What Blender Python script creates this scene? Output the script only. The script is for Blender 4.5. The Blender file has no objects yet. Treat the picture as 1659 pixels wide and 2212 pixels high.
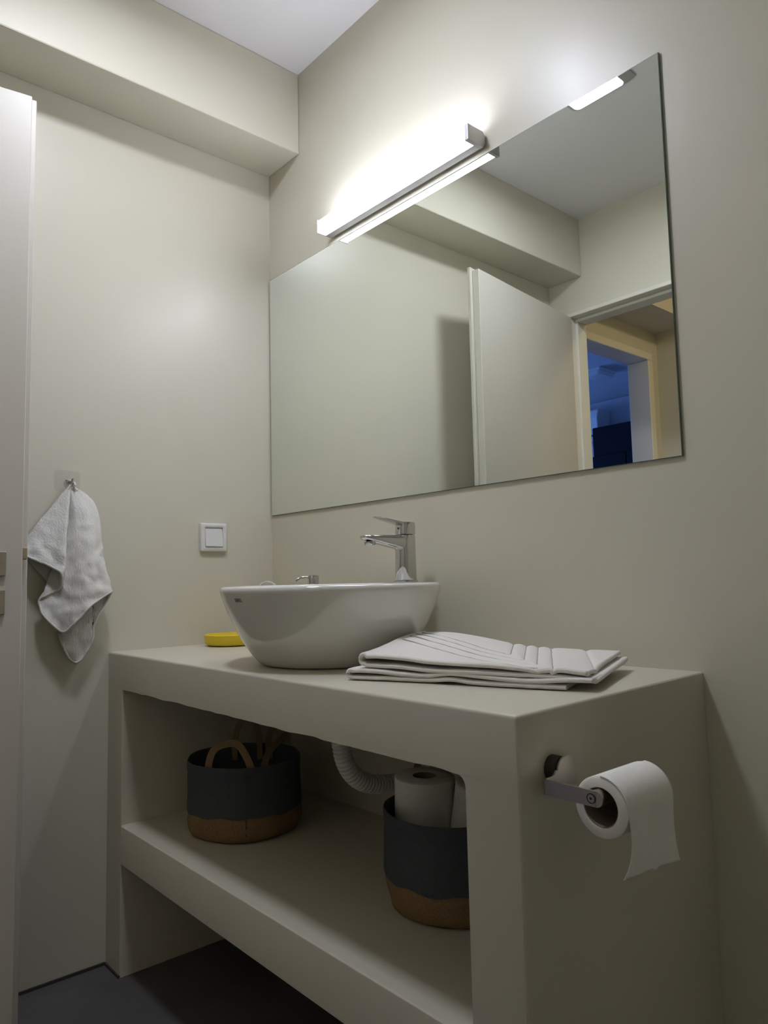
import bpy, bmesh, math, random
from mathutils import Vector, Matrix, noise

random.seed(7)
PI = math.pi
SC = bpy.context.scene
COL = SC.collection

# ------------------------------------------------------------------ camera
cam_d = bpy.data.cameras.new('camera')
cam = bpy.data.objects.new('camera', cam_d); COL.objects.link(cam)
r_ = Vector((0.6563916726615026, 0.75406894858627, -0.023021573330946038))
u_ = Vector((0.08342234259534112, -0.04222028244380409, 0.9956194858008108))
f_ = Vector((-0.7497937615214869, 0.6554368531966772, 0.09061923998300211))
M = Matrix.Identity(4)
for i in range(3):
    M[i][0] = r_[i]; M[i][1] = u_[i]; M[i][2] = -f_[i]
M.translation = Vector((1.9213270081858944, -1.2244759823029705, 0.9347138252028847))
cam.matrix_world = M
cam_d.sensor_fit = 'VERTICAL'; cam_d.sensor_height = 24.0; cam_d.sensor_width = 18.0
cam_d.lens = 1596.2573222694539 / 2212 * 24.0
cam_d.clip_start = 0.02
SC.camera = cam

# ------------------------------------------------------------------ world (dusk outside the far room's window)
w = bpy.data.worlds.new('dusk'); SC.world = w; w.use_nodes = True
bg = w.node_tree.nodes['Background']
bg.inputs[0].default_value = (0.05, 0.14, 0.55, 1); bg.inputs[1].default_value = 0.5

# lamp strengths
WALL_LAMP = 32.0
CEIL_LAMP = 101.0
HALL_LAMP = 9.0
DUSK = 60.0
SC.view_settings.view_transform = 'Standard'
SC.view_settings.look = 'None'
SC.view_settings.gamma = 1.0
SC.view_settings.use_curve_mapping = False
SC.view_settings.exposure = 0.08

# ------------------------------------------------------------------ materials
def mat(name, col, rough=0.5, metal=0.0, spec=0.5, **kw):
    m = bpy.data.materials.new(name); m.use_nodes = True
    b = m.node_tree.nodes['Principled BSDF']
    b.inputs['Base Color'].default_value = (*col, 1)
    b.inputs['Roughness'].default_value = rough
    b.inputs['Metallic'].default_value = metal
    b.inputs['Specular IOR Level'].default_value = spec
    for k, v in kw.items():
        b.inputs[k.replace('_', ' ')].default_value = v
    return m

def noise_node(nt, scale, detail=3.0, rough=0.55, stretch=None, obj=False):
    n = nt.nodes.new('ShaderNodeTexNoise')
    n.inputs['Scale'].default_value = scale; n.inputs['Detail'].default_value = detail
    n.inputs['Roughness'].default_value = rough
    if obj:
        src = nt.nodes.new('ShaderNodeTexCoord').outputs['Object']
    else:
        src = nt.nodes.new('ShaderNodeNewGeometry').outputs['Position']
    if stretch:
        mp = nt.nodes.new('ShaderNodeMapping'); mp.inputs['Scale'].default_value = stretch
        nt.links.new(src, mp.inputs['Vector']); src = mp.outputs['Vector']
    nt.links.new(src, n.inputs['Vector'])
    return n

def ramp(nt, fac, stops):
    r = nt.nodes.new('ShaderNodeValToRGB')
    els = r.color_ramp.elements
    els[0].position, els[0].color = stops[0][0], (*stops[0][1], 1)
    els[1].position, els[1].color = stops[-1][0], (*stops[-1][1], 1)
    for p, c in stops[1:-1]:
        e = els.new(p); e.color = (*c, 1)
    nt.links.new(fac, r.inputs['Fac'])
    return r

def add_bump(m, scale, strength, dist=0.002, detail=3, stretch=None, obj=False):
    nt = m.node_tree; b = nt.nodes['Principled BSDF']
    n = noise_node(nt, scale, detail, 0.6, stretch, obj)
    bp = nt.nodes.new('ShaderNodeBump'); bp.inputs['Strength'].default_value = strength
    bp.inputs['Distance'].default_value = dist
    nt.links.new(n.outputs['Fac'], bp.inputs['Height'])
    prev = b.inputs['Normal'].links
    if prev: nt.links.new(prev[0].from_socket, bp.inputs['Normal'])
    nt.links.new(bp.outputs['Normal'], b.inputs['Normal'])

def cement(name, c0, c1, r0, r1, scale=3.0, bump=0.12):
    """sealed trowelled microcement: mild mottling in colour and in gloss"""
    m = mat(name, c0, r0, spec=0.40); nt = m.node_tree; b = nt.nodes['Principled BSDF']
    n = noise_node(nt, scale, 3, 0.5)
    rp = ramp(nt, n.outputs['Fac'], [(0.3, c0), (0.7, c1)])
    nt.links.new(rp.outputs['Color'], b.inputs['Base Color'])
    n2 = noise_node(nt, scale * 2.3, 6, 0.65)
    mr = nt.nodes.new('ShaderNodeMapRange')
    mr.inputs['From Min'].default_value = 0.3; mr.inputs['From Max'].default_value = 0.7
    mr.inputs['To Min'].default_value = r0; mr.inputs['To Max'].default_value = r1
    nt.links.new(n2.outputs['Fac'], mr.inputs['Value'])
    nt.links.new(mr.outputs['Result'], b.inputs['Roughness'])
    add_bump(m, 9, bump, 0.004, 4)
    return m

def emit(name, col, strength):
    m = bpy.data.materials.new(name); m.use_nodes = True
    nt = m.node_tree; nt.nodes.clear()
    o = nt.nodes.new('ShaderNodeOutputMaterial'); e = nt.nodes.new('ShaderNodeEmission')
    e.inputs[0].default_value = (*col, 1); e.inputs[1].default_value = strength
    nt.links.new(e.outputs[0], o.inputs[0])
    return m

def fabric(name, c0, c1, scale, stretch=None, rough=0.95, bump=0.5, dist=0.001, sheen=0.0):
    m = mat(name, c0, rough, spec=0.15); nt = m.node_tree; b = nt.nodes['Principled BSDF']
    n = noise_node(nt, scale, 4, 0.7, stretch, obj=True)
    rp = ramp(nt, n.outputs['Fac'], [(0.3, c0), (0.7, c1)])
    nt.links.new(rp.outputs['Color'], b.inputs['Base Color'])
    add_bump(m, scale * 1.4, bump, dist, 3, stretch, obj=True)
    if sheen: b.inputs['Sheen Weight'].default_value = sheen
    return m

WALL = cement('wall microcement', (0.650, 0.616, 0.498), (0.665, 0.632, 0.511), 0.315, 0.37)
COUNTER = cement('counter microcement', (0.595, 0.560, 0.450), (0.605, 0.570, 0.459), 0.31, 0.35, 4.0, 0.06)
CEILING = mat('ceiling white paint', (0.80, 0.785, 0.775), 0.85, spec=0.2)
FLOOR = cement('floor grey microcement', (0.085, 0.082, 0.078), (0.125, 0.120, 0.115), 0.5, 0.65, 3.0, 0.2)
GAP = mat('floor joint dark', (0.05, 0.047, 0.04), 0.9)
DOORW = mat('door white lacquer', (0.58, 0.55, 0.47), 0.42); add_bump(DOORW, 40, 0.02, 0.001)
FRAMEW = mat('frame white lacquer', (0.74, 0.71, 0.62), 0.4)
CERAMIC = mat('glazed ceramic', (0.74, 0.725, 0.665), 0.03, spec=1.0)
CHROME = mat('chrome', (0.60, 0.60, 0.60), 0.08, 1.0)
STEEL = mat('brushed steel', (0.54, 0.485, 0.42), 0.30, 1.0); add_bump(STEEL, 350, 0.06, 0.0005, 2, (1, 1, 12))
ALU = mat('lamp aluminium', (0.58, 0.57, 0.58), 0.42, 0.75)
DARKMETAL = mat('dark metal', (0.07, 0.065, 0.06), 0.5, 0.8)
BRASS = mat('latch steel', (0.62, 0.52, 0.40), 0.25, 1.0)
MIRROR = mat('silvered glass', (0.84, 0.885, 0.835), 0.0, 1.0)
GLASSEDGE = mat('mirror edge', (0.10, 0.15, 0.12), 0.15)
PLASTIC = mat('white plastic', (0.76, 0.75, 0.72), 0.22)
HOSE = mat('hose plastic', (0.72, 0.71, 0.66), 0.35)
YELLOW = mat('yellow silicone', (0.78, 0.58, 0.02), 0.42)
PAPER = fabric('tissue paper', (0.80, 0.785, 0.72), (0.86, 0.845, 0.775), 160, None, 0.95, 0.25, 0.0006)
PAPERCORE = mat('roll core card', (0.26, 0.20, 0.145), 0.9)
TERRY = fabric('terry cloth', (0.77, 0.75, 0.69), (0.85, 0.83, 0.765), 420, None, 0.97, 0.8, 0.002, 0.25)
MATCLOTH = fabric('bath mat cloth', (0.80, 0.765, 0.70), (0.87, 0.835, 0.765), 520, None, 0.97, 0.6, 0.0012, 0.2)
DENIM = fabric('charcoal fabric', (0.055, 0.060, 0.068), (0.105, 0.112, 0.122), 260, (1, 1, 3.2), 0.95, 0.4, 0.0008)
BURLAP = fabric('burlap', (0.20, 0.125, 0.060), (0.31, 0.20, 0.105), 300, None, 0.95, 0.6, 0.001)
WEB = fabric('tan webbing', (0.235, 0.165, 0.085), (0.33, 0.24, 0.13), 400, None, 0.95, 0.4, 0.0006)
INK = mat('dark print', (0.05, 0.05, 0.055), 0.5)
HALLW = mat('hall wall paint', (0.62, 0.58, 0.48), 0.7)
HALLC = mat('hall ceiling paint', (0.62, 0.58, 0.52), 0.8)
ROOMW = mat('far room wall paint', (0.60, 0.60, 0.62), 0.8)
DARKWOOD = mat('dark cabinet', (0.012, 0.012, 0.016), 0.7, spec=0.1)
CLEAR = mat('clear plastic', (0.60, 0.59, 0.52), 0.2, spec=0.3, Alpha=0.10)
WALL_LIGHT = emit('wall lamp diffuser', (0.825, 0.858, 1.0), WALL_LAMP)
CEIL_LIGHT = emit('ceiling lamp diffuser', (0.825, 0.858, 1.0), CEIL_LAMP)

# ------------------------------------------------------------------ mesh helpers
def link(name, me, m, parent=None, smooth=False):
    o = bpy.data.objects.new(name, me); COL.objects.link(o)
    if m is not None and not me.materials: me.materials.append(m)
    if parent is not None: o.parent = parent
    if smooth:
        for p in me.polygons: p.use_smooth = True
    return o

def obj(name, bm, m, parent=None, smooth=False, angle=None):
    bmesh.ops.recalc_face_normals(bm, faces=bm.faces)
    me = bpy.data.meshes.new(name); bm.to_mesh(me); bm.free()
    o = link(name, me, m, parent, smooth or angle is not None)
    if angle is not None: me.set_sharp_from_angle(angle=math.radians(angle))
    return o

def thing(name, label, cat, loc=(0, 0, 0), group=None):
    o = bpy.data.objects.new(name, None); COL.objects.link(o)
    o.empty_display_size = 0.05
    o.location = loc; o['label'] = label; o['category'] = cat
    if group: o['group'] = group
    return o

def tag(o, label, cat, group=None):
    o['label'] = label; o['category'] = cat
    if group: o['group'] = group
    return o

def struct(o, label=None, cat=None):
    o['kind'] = 'structure'
    if label: o['label'] = label
    if cat: o['category'] = cat
    return o

def box(x0, x1, y0, y1, z0, z1, bevel=0.0, seg=2, bm=None, off=(0, 0, 0)):
    b2 = bmesh.new()
    x0, x1, y0, y1, z0, z1 = x0 - off[0], x1 - off[0], y0 - off[1], y1 - off[1], z0 - off[2], z1 - off[2]
    vs = [b2.verts.new((x, y, z)) for z in (z0, z1) for y in (y0, y1) for x in (x0, x1)]
    for f in ((0, 2, 3, 1), (4, 5, 7, 6), (0, 1, 5, 4), (2, 6, 7, 3), (0, 4, 6, 2), (1, 3, 7, 5)):
        b2.faces.new([vs[i] for i in f])
    if bevel: bmesh.ops.bevel(b2, geom=b2.edges[:], offset=bevel, segments=seg, profile=0.5, affect='EDGES')
    if bm is None: return b2
    return merge(bm, b2)

def merge(bm, b2):
    mp = {v: bm.verts.new(v.co) for v in b2.verts}
    for f in b2.faces:
        nf = bm.faces.new([mp[v] for v in f.verts]); nf.smooth = f.smooth; nf.material_index = f.material_index
    b2.free(); return bm

def prism(poly, axis, a0, a1, bevel=0.0, seg=2):
    """polygon in the two other axes (cyclic order), extruded along axis"""
    bm = bmesh.new()
    def P(p, a):
        if axis == 'x': return (a, p[0], p[1])
        if axis == 'y': return (p[0], a, p[1])
        return (p[0], p[1], a)
    A = [bm.verts.new(P(p, a0)) for p in poly]; B = [bm.verts.new(P(p, a1)) for p in poly]
    n = len(poly)
    bm.faces.new(A); bm.faces.new(B)
    for i in range(n): bm.faces.new((A[i], A[(i + 1) % n], B[(i + 1) % n], B[i]))
    bmesh.ops.recalc_face_normals(bm, faces=bm.faces)
    if bevel: bmesh.ops.bevel(bm, geom=bm.edges[:], offset=bevel, segments=seg, profile=0.5, affect='EDGES')
    return bm

def rrect(x0, x1, y0, y1, r, n=6):
    pts = []
    for cx, cy, a in ((x1 - r, y1 - r, 0), (x0 + r, y1 - r, PI / 2), (x0 + r, y0 + r, PI), (x1 - r, y0 + r, 1.5 * PI)):
        for i in range(n + 1):
            t = a + PI / 2 * i / n; pts.append((cx + r * math.cos(t), cy + r * math.sin(t)))
    return pts

def rings(rs, close=True, cap0=False, cap1=False):
    """stitch a list of equally long vertex rings"""
    bm = bmesh.new()
    V = [[bm.verts.new(p) for p in r] for r in rs]
    n = len(rs[0])
    for a, b in zip(V[:-1], V[1:]):
        for i in range(n if close else n - 1):
            j = (i + 1) % n
            bm.faces.new((a[i], a[j], b[j], b[i]))
    if cap0: bm.faces.new(V[0])
    if cap1: bm.faces.new(V[-1])
    return bm

def lathe(prof, n=48, c=(0, 0, 0), cap0=False, cap1=False):
    rs = [[(c[0] + r * math.cos(2 * PI * i / n), c[1] + r * math.sin(2 * PI * i / n), c[2] + z) for i in range(n)] for r, z in prof]
    return rings(rs, True, cap0, cap1)

def catmull(P, t):
    n = len(P) - 1
    t = min(max(t, 0), n - 1e-6); i = int(t); f = t - i
    p0, p1, p2, p3 = P[max(i - 1, 0)], P[i], P[i + 1], P[min(i + 2, n)]
    return 0.5 * ((2 * p1) + (p2 - p0) * f + (2 * p0 - 5 * p1 + 4 * p2 - p3) * f * f + (3 * p1 - p0 - 3 * p2 + p3) * f ** 3)

def sweep(pts, radii, n=12, cap=True, up=Vector((1, 0, 0)), flat=None):
    """tube along points; flat=(w,t) sweeps a rectangle instead"""
    rs = []
    N = len(pts)
    for k in range(N):
        t = (pts[min(k + 1, N - 1)] - pts[max(k - 1, 0)]).normalized()
        a = up - t * up.dot(t)
        if a.length < 1e-5: a = Vector((0, 1, 0)) - t * t.y
        a.normalize(); b = t.cross(a)
        if flat:
            w2, h2 = flat[0] / 2, flat[1] / 2
            rs.append([pts[k] + a * x + b * y for x, y in ((-w2, -h2), (w2, -h2), (w2, h2), (-w2, h2))])
        else:
            r = radii[k] if isinstance(radii, list) else radii
            rs.append([pts[k] + (a * math.cos(2 * PI * i / n) + b * math.sin(2 * PI * i / n)) * r for i in range(n)])
    return rings(rs, True, cap, cap)

def local(bm, loc):
    bmesh.ops.translate(bm, verts=bm.verts, vec=-Vector(loc)); return bm

# ------------------------------------------------------------------ room shell
L = 1.4818; H = 2.4732; BX = 0.1702; BZ = 2.219; XR = 2.5
struct(obj('floor', box(-0.15, XR + 0.1, -4.8, 0.12, -0.1, 0), FLOOR))
struct(obj('ceiling', box(0.0, XR + 0.1, -1.50, 0.12, H, H + 0.1), CEILING))
struct(obj('wall_left', box(-0.12, 0, -1.50, 0.12, 0.0, H + 0.1), WALL))
struct(obj('wall_mirror', box(0, XR + 0.1, 0, 0.12, 0.0, H + 0.1), WALL))
struct(obj('wall_right', box(XR, XR + 0.1, -2.45, 0, 0.0, H + 0.1), WALL))
struct(obj('trim_1', box(0, BX, -L, 0, BZ, H, 0.004, 2), WALL))          # the boxed beam along the left wall
# back wall with the doorway
DX0, DX1, DZ = 0.092, 0.905, 2.068
bm = box(0, DX0, -L - 0.095, -L, 0, H + 0.1)
box(DX1, XR, -L - 0.095, -L, 0, H + 0.1, bm=bm)
box(DX0, DX1, -L - 0.095, -L, DZ, H + 0.1, bm=bm)
struct(obj('wall_back', bm, WALL))
# dark open joint between wall and floor
struct(obj('baseboard_left', box(0.0, 0.004, -1.40, -0.5, 0, 0.007), GAP))

# door frame of the bathroom (rebated white frame)
df = struct(obj('door_1', box(DX0, DX0 + 0.018, -L - 0.095, -L + 0.012, 0, DZ - 0.0175, 0.002, 1), FRAMEW))
obj('frame_lip', box(DX1 - 0.018, DX1, -L - 0.095, -L + 0.012, 0, DZ - 0.0175, 0.002, 1), FRAMEW, df)
obj('frame_lip', box(DX0, DX1, -L - 0.095, -L + 0.012, DZ - 0.017, DZ, 0.002, 1), FRAMEW, df)
obj('door_stop', box(DX0 + 0.012, DX0 + 0.028, -L - 0.097, -L - 0.030, 0, DZ - 0.0315, 0.002, 1), FRAMEW, df)
obj('door_stop', box(DX1 - 0.028, DX1 - 0.012, -L - 0.097, -L - 0.030, 0, DZ - 0.0315, 0.002, 1), FRAMEW, df)
obj('door_stop', box(DX0 + 0.001, DX1 - 0.001, -L - 0.097, -L - 0.030, DZ - 0.031, DZ - 0.0175, 0.002, 1), FRAMEW, df)

# open door leaf, standing almost flat along the left wall
h0 = Vector((0.116, -1.474, 0)); h1 = Vector((0.2105, -0.7645, 0))
dd = (h1 - h0).normalized(); dn = Vector((-dd.y, dd.x, 0))       # dn points to the left wall
def leaf_poly(a0, a1, t0, t1):
    return [tuple((h0 + dd * a + dn * t)[:2]) for a, t in ((a0, t0), (a1, t0), (a1, t1), (a0, t1))]
LEN = (h1 - h0).length
door = struct(thing('door_2', 'white lacquered door leaf standing open along the left wall', 'door', h0))
obj('leaf', local(prism(leaf_poly(0, LEN, 0, 0.028), 'z', 0.012, 2.050, 0.0015, 1), h0), DOORW, door)
obj('overlap_lip', local(prism(leaf_poly(0.0, LEN + 0.0135, 0.0285, 0.041), 'z', 0.012, 2.0605, 0.0015, 1), h0), DOORW, door)
def on_face(a, z, t=0.0): return h0 + dd * a + dn * t + Vector((0, 0, z))
def plate_on_face(ac, zc, wd, ht, th):
    bm = bmesh.new(); P = []
    b2 = box(-wd / 2, wd / 2, -th, 0, -ht / 2, ht / 2, 0.0015, 2)
    c = on_face(ac, zc)
    for v in b2.verts:
        q = c + dd * v.co.x + dn * v.co.y + Vector((0, 0, v.co.z)); v.co = q - h0
    return b2
ra = LEN - 0.032
hd = obj('rosette', plate_on_face(ra - 0.028, 0.986, 0.056, 0.052, 0.008), STEEL, door)
nk = [on_face(ra - 0.028, 0.986, -t) - h0 for t in (0.007, 0.020, 0.034, 0.045)]
lv = obj('lever_handle', sweep(nk + [on_face(ra - 0.036, 0.986, -0.052) - h0, on_face(ra - 0.06, 0.986, -0.054) - h0, on_face(ra - 0.15, 0.986, -0.054) - h0], 0.0095, 14, True, Vector((0, 0, 1))), STEEL, door, True)
obj('rosette', plate_on_face(ra - 0.029, 0.905, 0.056, 0.052, 0.008), STEEL, door)
obj('thumb_turn', sweep([on_face(ra - 0.029, 0.905, -t) - h0 for t in (0.006, 0.022)], 0.008, 14), STEEL, door, False, 30)
# latch in the free edge
bl = bmesh.new(); b2 = box(0, 0.010, 0.006, 0.020, -0.013, 0.013, 0.0015, 1)
for v in b2.verts: v.co = on_face(LEN + v.co.x, 1.008, 0) + dn * v.co.y + Vector((0, 0, v.co.z)) - h0
obj('latch', b2, BRASS, door)
for zz in (0.25, 1.05, 1.85):
    obj('hinge', sweep([on_face(-0.004, zz - 0.04, 0.046) - h0, on_face(-0.004, zz + 0.04, 0.046) - h0], 0.006, 10), STEEL, door, False, 30)

# ------------------------------------------------------------------ lobby and the far room seen in the mirror
HZ = 2.165
HY = -2.32                                   # lobby end wall
LX = 0.05                                    # lobby side wall holding the next doorway
struct(obj('wall_lobby_end', box(LX, XR, HY - 0.1, HY, 0, H), HALLW))
bm = box(LX - 0.10, LX, -2.23, HY, 0, H)
box(LX - 0.10, LX, -1.64, -L - 0.095, 0, H, bm=bm)
box(LX - 0.10, LX, -2.23, -1.64, 2.045, H, bm=bm)
struct(obj('wall_lobby_side', bm, HALLW))
bm = box(LX, XR, HY, -L - 0.095, H, H + 0.1)
box(LX, 0.262, HY, -L - 0.095, HZ, H, bm=bm)
struct(obj('ceiling_lobby', bm, HALLC))
fr = struct(obj('door_3', box(LX - 0.105, LX + 0.012, -2.252, -2.208, 0, 2.0095, 0.003, 1), FRAMEW))
obj('frame_jamb', box(LX - 0.105, LX + 0.012, -1.66, -1.62, 0, 2.0095, 0.003, 1), FRAMEW, fr)
obj('frame_head', box(LX - 0.105, LX + 0.012, -2.252, -1.62, 2.010, 2.049, 0.003, 1), FRAMEW, fr)
# warm lamp further along the lobby
hl = thing('lobby_ceiling_lamp', 'round warm ceiling lamp of the lobby beyond the bathroom door', 'lamp', (1.35, -1.96, H))
obj('base_ring', lathe([(0.12, -0.001), (0.12, -0.02), (0.105, -0.022)], 32, cap0=True, cap1=True), PLASTIC, hl, False, 40)
obj('globe', lathe([(0.10, -0.022), (0.095, -0.05), (0.06, -0.075), (0.01, -0.082)], 32, cap1=True), emit('warm lamp', (1.0, 0.80, 0.48), HALL_LAMP * 6), hl, True)

# far room at dusk
FX0, FY0, FY1, FH = -3.4, -4.55, -1.50, 2.47
struct(obj('floor_far_room', box(FX0, -0.15, FY0, FY1, -0.1, 0), FLOOR))
struct(obj('ceiling_far_room', box(FX0, LX - 0.10, FY0, FY1, FH, FH + 0.1), ROOMW))
struct(obj('wall_far_end', box(FX0 - 0.1, LX, FY0 - 0.1, FY0, 0, FH + 0.1), ROOMW))
struct(obj('wall_far_near', box(FX0 - 0.1, -0.12, FY1, FY1 + 0.1, 0, FH + 0.1), ROOMW))
struct(obj('wall_far_side', box(LX - 0.10, LX, FY0, HY, 0, FH + 0.1), ROOMW))
WY0, WY1, WZ0, WZ1 = -3.6, -2.0, 0.9, 2.2
bm = box(FX0 - 0.1, FX0, FY0, WY0, 0, FH + 0.1); box(FX0 - 0.1, FX0, WY1, FY1, 0, FH + 0.1, bm=bm)
box(FX0 - 0.1, FX0, WY0, WY1, 0, WZ0, bm=bm); box(FX0 - 0.1, FX0, WY0, WY1, WZ1, FH + 0.1, bm=bm)
struct(obj('wall_far_window', bm, ROOMW))
bm = bmesh.new()
for a in ((WY0, WY0 + .05, WZ0, WZ1), (WY1 - .05, WY1, WZ0, WZ1), (WY0, WY1, WZ0, WZ0 + .05), (WY0, WY1, WZ1 - .05, WZ1), (-2.825, -2.775, WZ0, WZ1)):
    box(FX0 - 0.07, FX0 - 0.02, a[0], a[1], a[2], a[3], bm=bm)
struct(obj('window_1', bm, FRAMEW))
ld = bpy.data.lights.new('dusk_daylight', 'AREA'); ld.shape = 'RECTANGLE'; ld.size = 1.3; ld.size_y = 1.6
ld.energy = DUSK; ld.color = (0.15, 0.32, 1.0)
lo = bpy.data.objects.new('dusk_daylight', ld); COL.objects.link(lo)
lo.location = (FX0 - 0.12, (WY0 + WY1) / 2, (WZ0 + WZ1) / 2); lo.rotation_euler = (0, -PI / 2, 0)
# wall air conditioner
ac = thing('air_conditioner', 'white wall air conditioner in the dark blue room seen in the mirror', 'air conditioner', (-2.0, FY0, 2.24))
prof = [(0, -0.14), (0.16, -0.14), (0.20, -0.09), (0.21, 0.05), (0.19, 0.12), (0.17, 0.135), (0, 0.135)]
obj('casing', prism(prof, 'x', -0.40, 0.40, 0.008, 2), PLASTIC, ac)
obj('air_slot', box(-0.36, 0.36, 0.195, 0.2085, -0.110, -0.096), DARKMETAL, ac)
obj('indicator', box(0.25, 0.275, 0.205, 0.214, -0.02, -0.005), DARKMETAL, ac)
# dark tall cabinet
cb = thing('tall_cabinet', 'dark tall cabinet below the air conditioner in the blue room', 'cabinet', (-1.28, FY0 + 0.16, 0))
obj('body', box(-0.315, 0.315, -0.158, 0.14, 0.0, 2.18, 0.004, 1), DARKWOOD, cb)
for s in (-1, 1):
    d_ = obj('door', box(min(0.004 * s, 0.313 * s), max(0.004 * s, 0.313 * s), 0.141, 0.158, 0.05, 1.93, 0.002, 1), DARKWOOD, cb)
    obj('handle', box(0.03 * s - 0.006, 0.03 * s + 0.006, 0.158, 0.175, 0.95, 1.15), DARKMETAL, d_)
# ceiling fitting
cf = thing('ceiling_fitting', 'square ceiling fitting on the dark blue ceiling seen in the mirror', 'lamp', (-1.11, -3.64, FH))
obj('mounting_box', box(-0.065, 0.065, -0.11, 0.11, -0.022, 0, 0.003, 1), PLASTIC, cf)
obj('shade', prism(rrect(-0.06, 0.06, -0.105, 0.105, 0.02), 'z', -0.055, -0.023), PLASTIC, cf)

# ------------------------------------------------------------------ masonry vanity counter
CW, CD, CH = 1.3227, 0.4973, 0.765
def warp(bm):
    for v in bm.verts:
        fx = v.co.x / CW; fy = -v.co.y / CD
        z = v.co.z
        v.co.x += 0.0087 * fx * fy
        v.co.y += (-0.0054 * fx + 0.0006) * fy
        v.co.z += 0.0033 * (1 - fy) * fx * max(0, z / CH)
    return bm
van = thing('masonry_vanity', 'beige microcement vanity counter with open shelf built against the left wall', 'vanity', (0, 0, 0))
def bev(bm, test, off, seg=3):
    es = [e for e in bm.edges if test((e.verts[0].co + e.verts[1].co) / 2, e)]
    bmesh.ops.bevel(bm, geom=es, offset=off, segments=seg, profile=0.5, affect='EDGES')
    return bm
rr_c = 0.02
OT = 0.6785; ST, SB = 0.353, 0.263; PL, PR = 0.090, 1.2345
def subdiv_box(x0, x1, y0, y1, z0, z1, nx):
    bm = box(x0, x1, y0, y1, z0, z1)
    return bm
top = box(0.0005, CW, -CD, -0.0005, OT, CH)
for k in range(1, 48):
    bmesh.ops.bisect_plane(top, geom=top.verts[:] + top.edges[:] + top.faces[:], plane_co=(PL + (PR - PL) * k / 48, 0, 0), plane_no=(1, 0, 0))
for v in top.verts:
    if abs(v.co.z - OT) < 1e-4 and abs(v.co.y + CD) < 1e-4 and PL + 0.004 < v.co.x < PR - rr_c:
        v.co.z += 0.0030 * noise.noise(Vector((v.co.x * 14, 0, 3))) + 0.0012 * noise.noise(Vector((v.co.x * 45, 5, 3)))
bev(top, lambda c, e: (abs(c.z - CH) < 1e-4 and (abs(c.y + CD) < 1e-4 or abs(c.x - CW) < 1e-4)) or (abs(c.x - CW) < 1e-4 and abs(c.y + CD) < 1e-4), 0.005)
obj('countertop', warp(top), COUNTER, van, False, 30)
lp = box(0.0005, PL, -CD, -0.0005, 0.0005, OT)
bev(lp, lambda c, e: abs(c.x - PL) < 1e-4 and abs(c.y + CD) < 1e-4, 0.004)
obj('side_wall', warp(lp), COUNTER, van, False, 30)
rr = 0.016
poly = [(PR, 0.0005), (CW, 0.0005), (CW, OT), (PR - rr, OT)] + [(PR - rr + rr * math.sin(a), OT - rr + rr * math.cos(a)) for a in [PI / 2 * k / 6 for k in range(1, 7)]]
rp_ = prism(poly, 'y', -CD, -0.0005)
bev(rp_, lambda c, e: abs(c.x - CW) < 1e-4 and abs(c.y + CD) < 1e-4 and abs(c.z - OT / 2) < 0.1, 0.005)
obj('side_wall', warp(rp_), COUNTER, van, False, 30)
sh = box(PL, PR, -CD, -0.0005, SB, ST)
bev(sh, lambda c, e: abs(c.z - ST) < 1e-4 and abs(c.y + CD) < 1e-4, 0.004)
obj('shelf', warp(sh), COUNTER, van, False, 30)
obj('floor_joint', box(0.0005, PL, -CD - 0.0035, -CD + 0.001, 0.0003, 0.006), GAP, van)

# ------------------------------------------------------------------ wall mirror
mr = thing('mirror', 'large frameless rectangular mirror on the wall above the counter', 'mirror', (0.66, -0.003, 1.5))
MX0, MX1, MZ0, MZ1 = 0.0065, 1.3118, 1.1345, 1.8762
mc = Vector((0.66, -0.003, 1.5))
obj('glass_edge', local(box(MX0, MX1, -0.0050, -0.0012, MZ0, MZ1), mc), GLASSEDGE, mr)
obj('mirror_face', local(box(MX0 + 0.0012, MX1 - 0.0012, -0.0055, -0.0051, MZ0 + 0.0012, MZ1 - 0.0012), mc), MIRROR, mr)

# ------------------------------------------------------------------ wall lamp above the mirror
lc = Vector((0.615, 0, 1.91))
wl = thing('bar_wall_lamp', 'lit linear wall lamp with aluminium end caps above the mirror', 'lamp', lc)
AX0, AX1 = 0.333, 0.897; AZ0, AZ1 = 1.8915, 1.9275
back = [(-0.001, AZ0 + 0.009), (-0.009, AZ0), (-0.030, AZ0), (-0.030, AZ1), (-0.009, AZ1), (-0.001, AZ1 - 0.009)]
obj('aluminium_rail', local(prism(back, 'x', AX0 + 0.004, AX1 - 0.011), lc), ALU, wl)
dif = [(-0.0305, AZ0 + 0.0005), (-0.054, AZ0 + 0.0005), (-0.0585, AZ0 + 0.005), (-0.0585, AZ1 - 0.005), (-0.054, AZ1 - 0.0005), (-0.0305, AZ1 - 0.0005)]
obj('diffuser', local(prism(dif, 'x', AX0 + 0.004, AX1 - 0.011), lc), WALL_LIGHT, wl)
capp = [(-0.001, AZ0 + 0.009), (-0.009, AZ0 - 0.001), (-0.0595, AZ0 - 0.001), (-0.0595, AZ1 + 0.001), (-0.009, AZ1 + 0.001), (-0.001, AZ1 - 0.009)]
obj('end_cap', local(prism(capp, 'x', AX0, AX0 + 0.0035, 0.0008, 1), lc), ALU, wl)
obj('end_cap', local(prism(capp, 'x', AX1 - 0.0105, AX1, 0.0015, 2), lc), ALU, wl)

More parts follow.
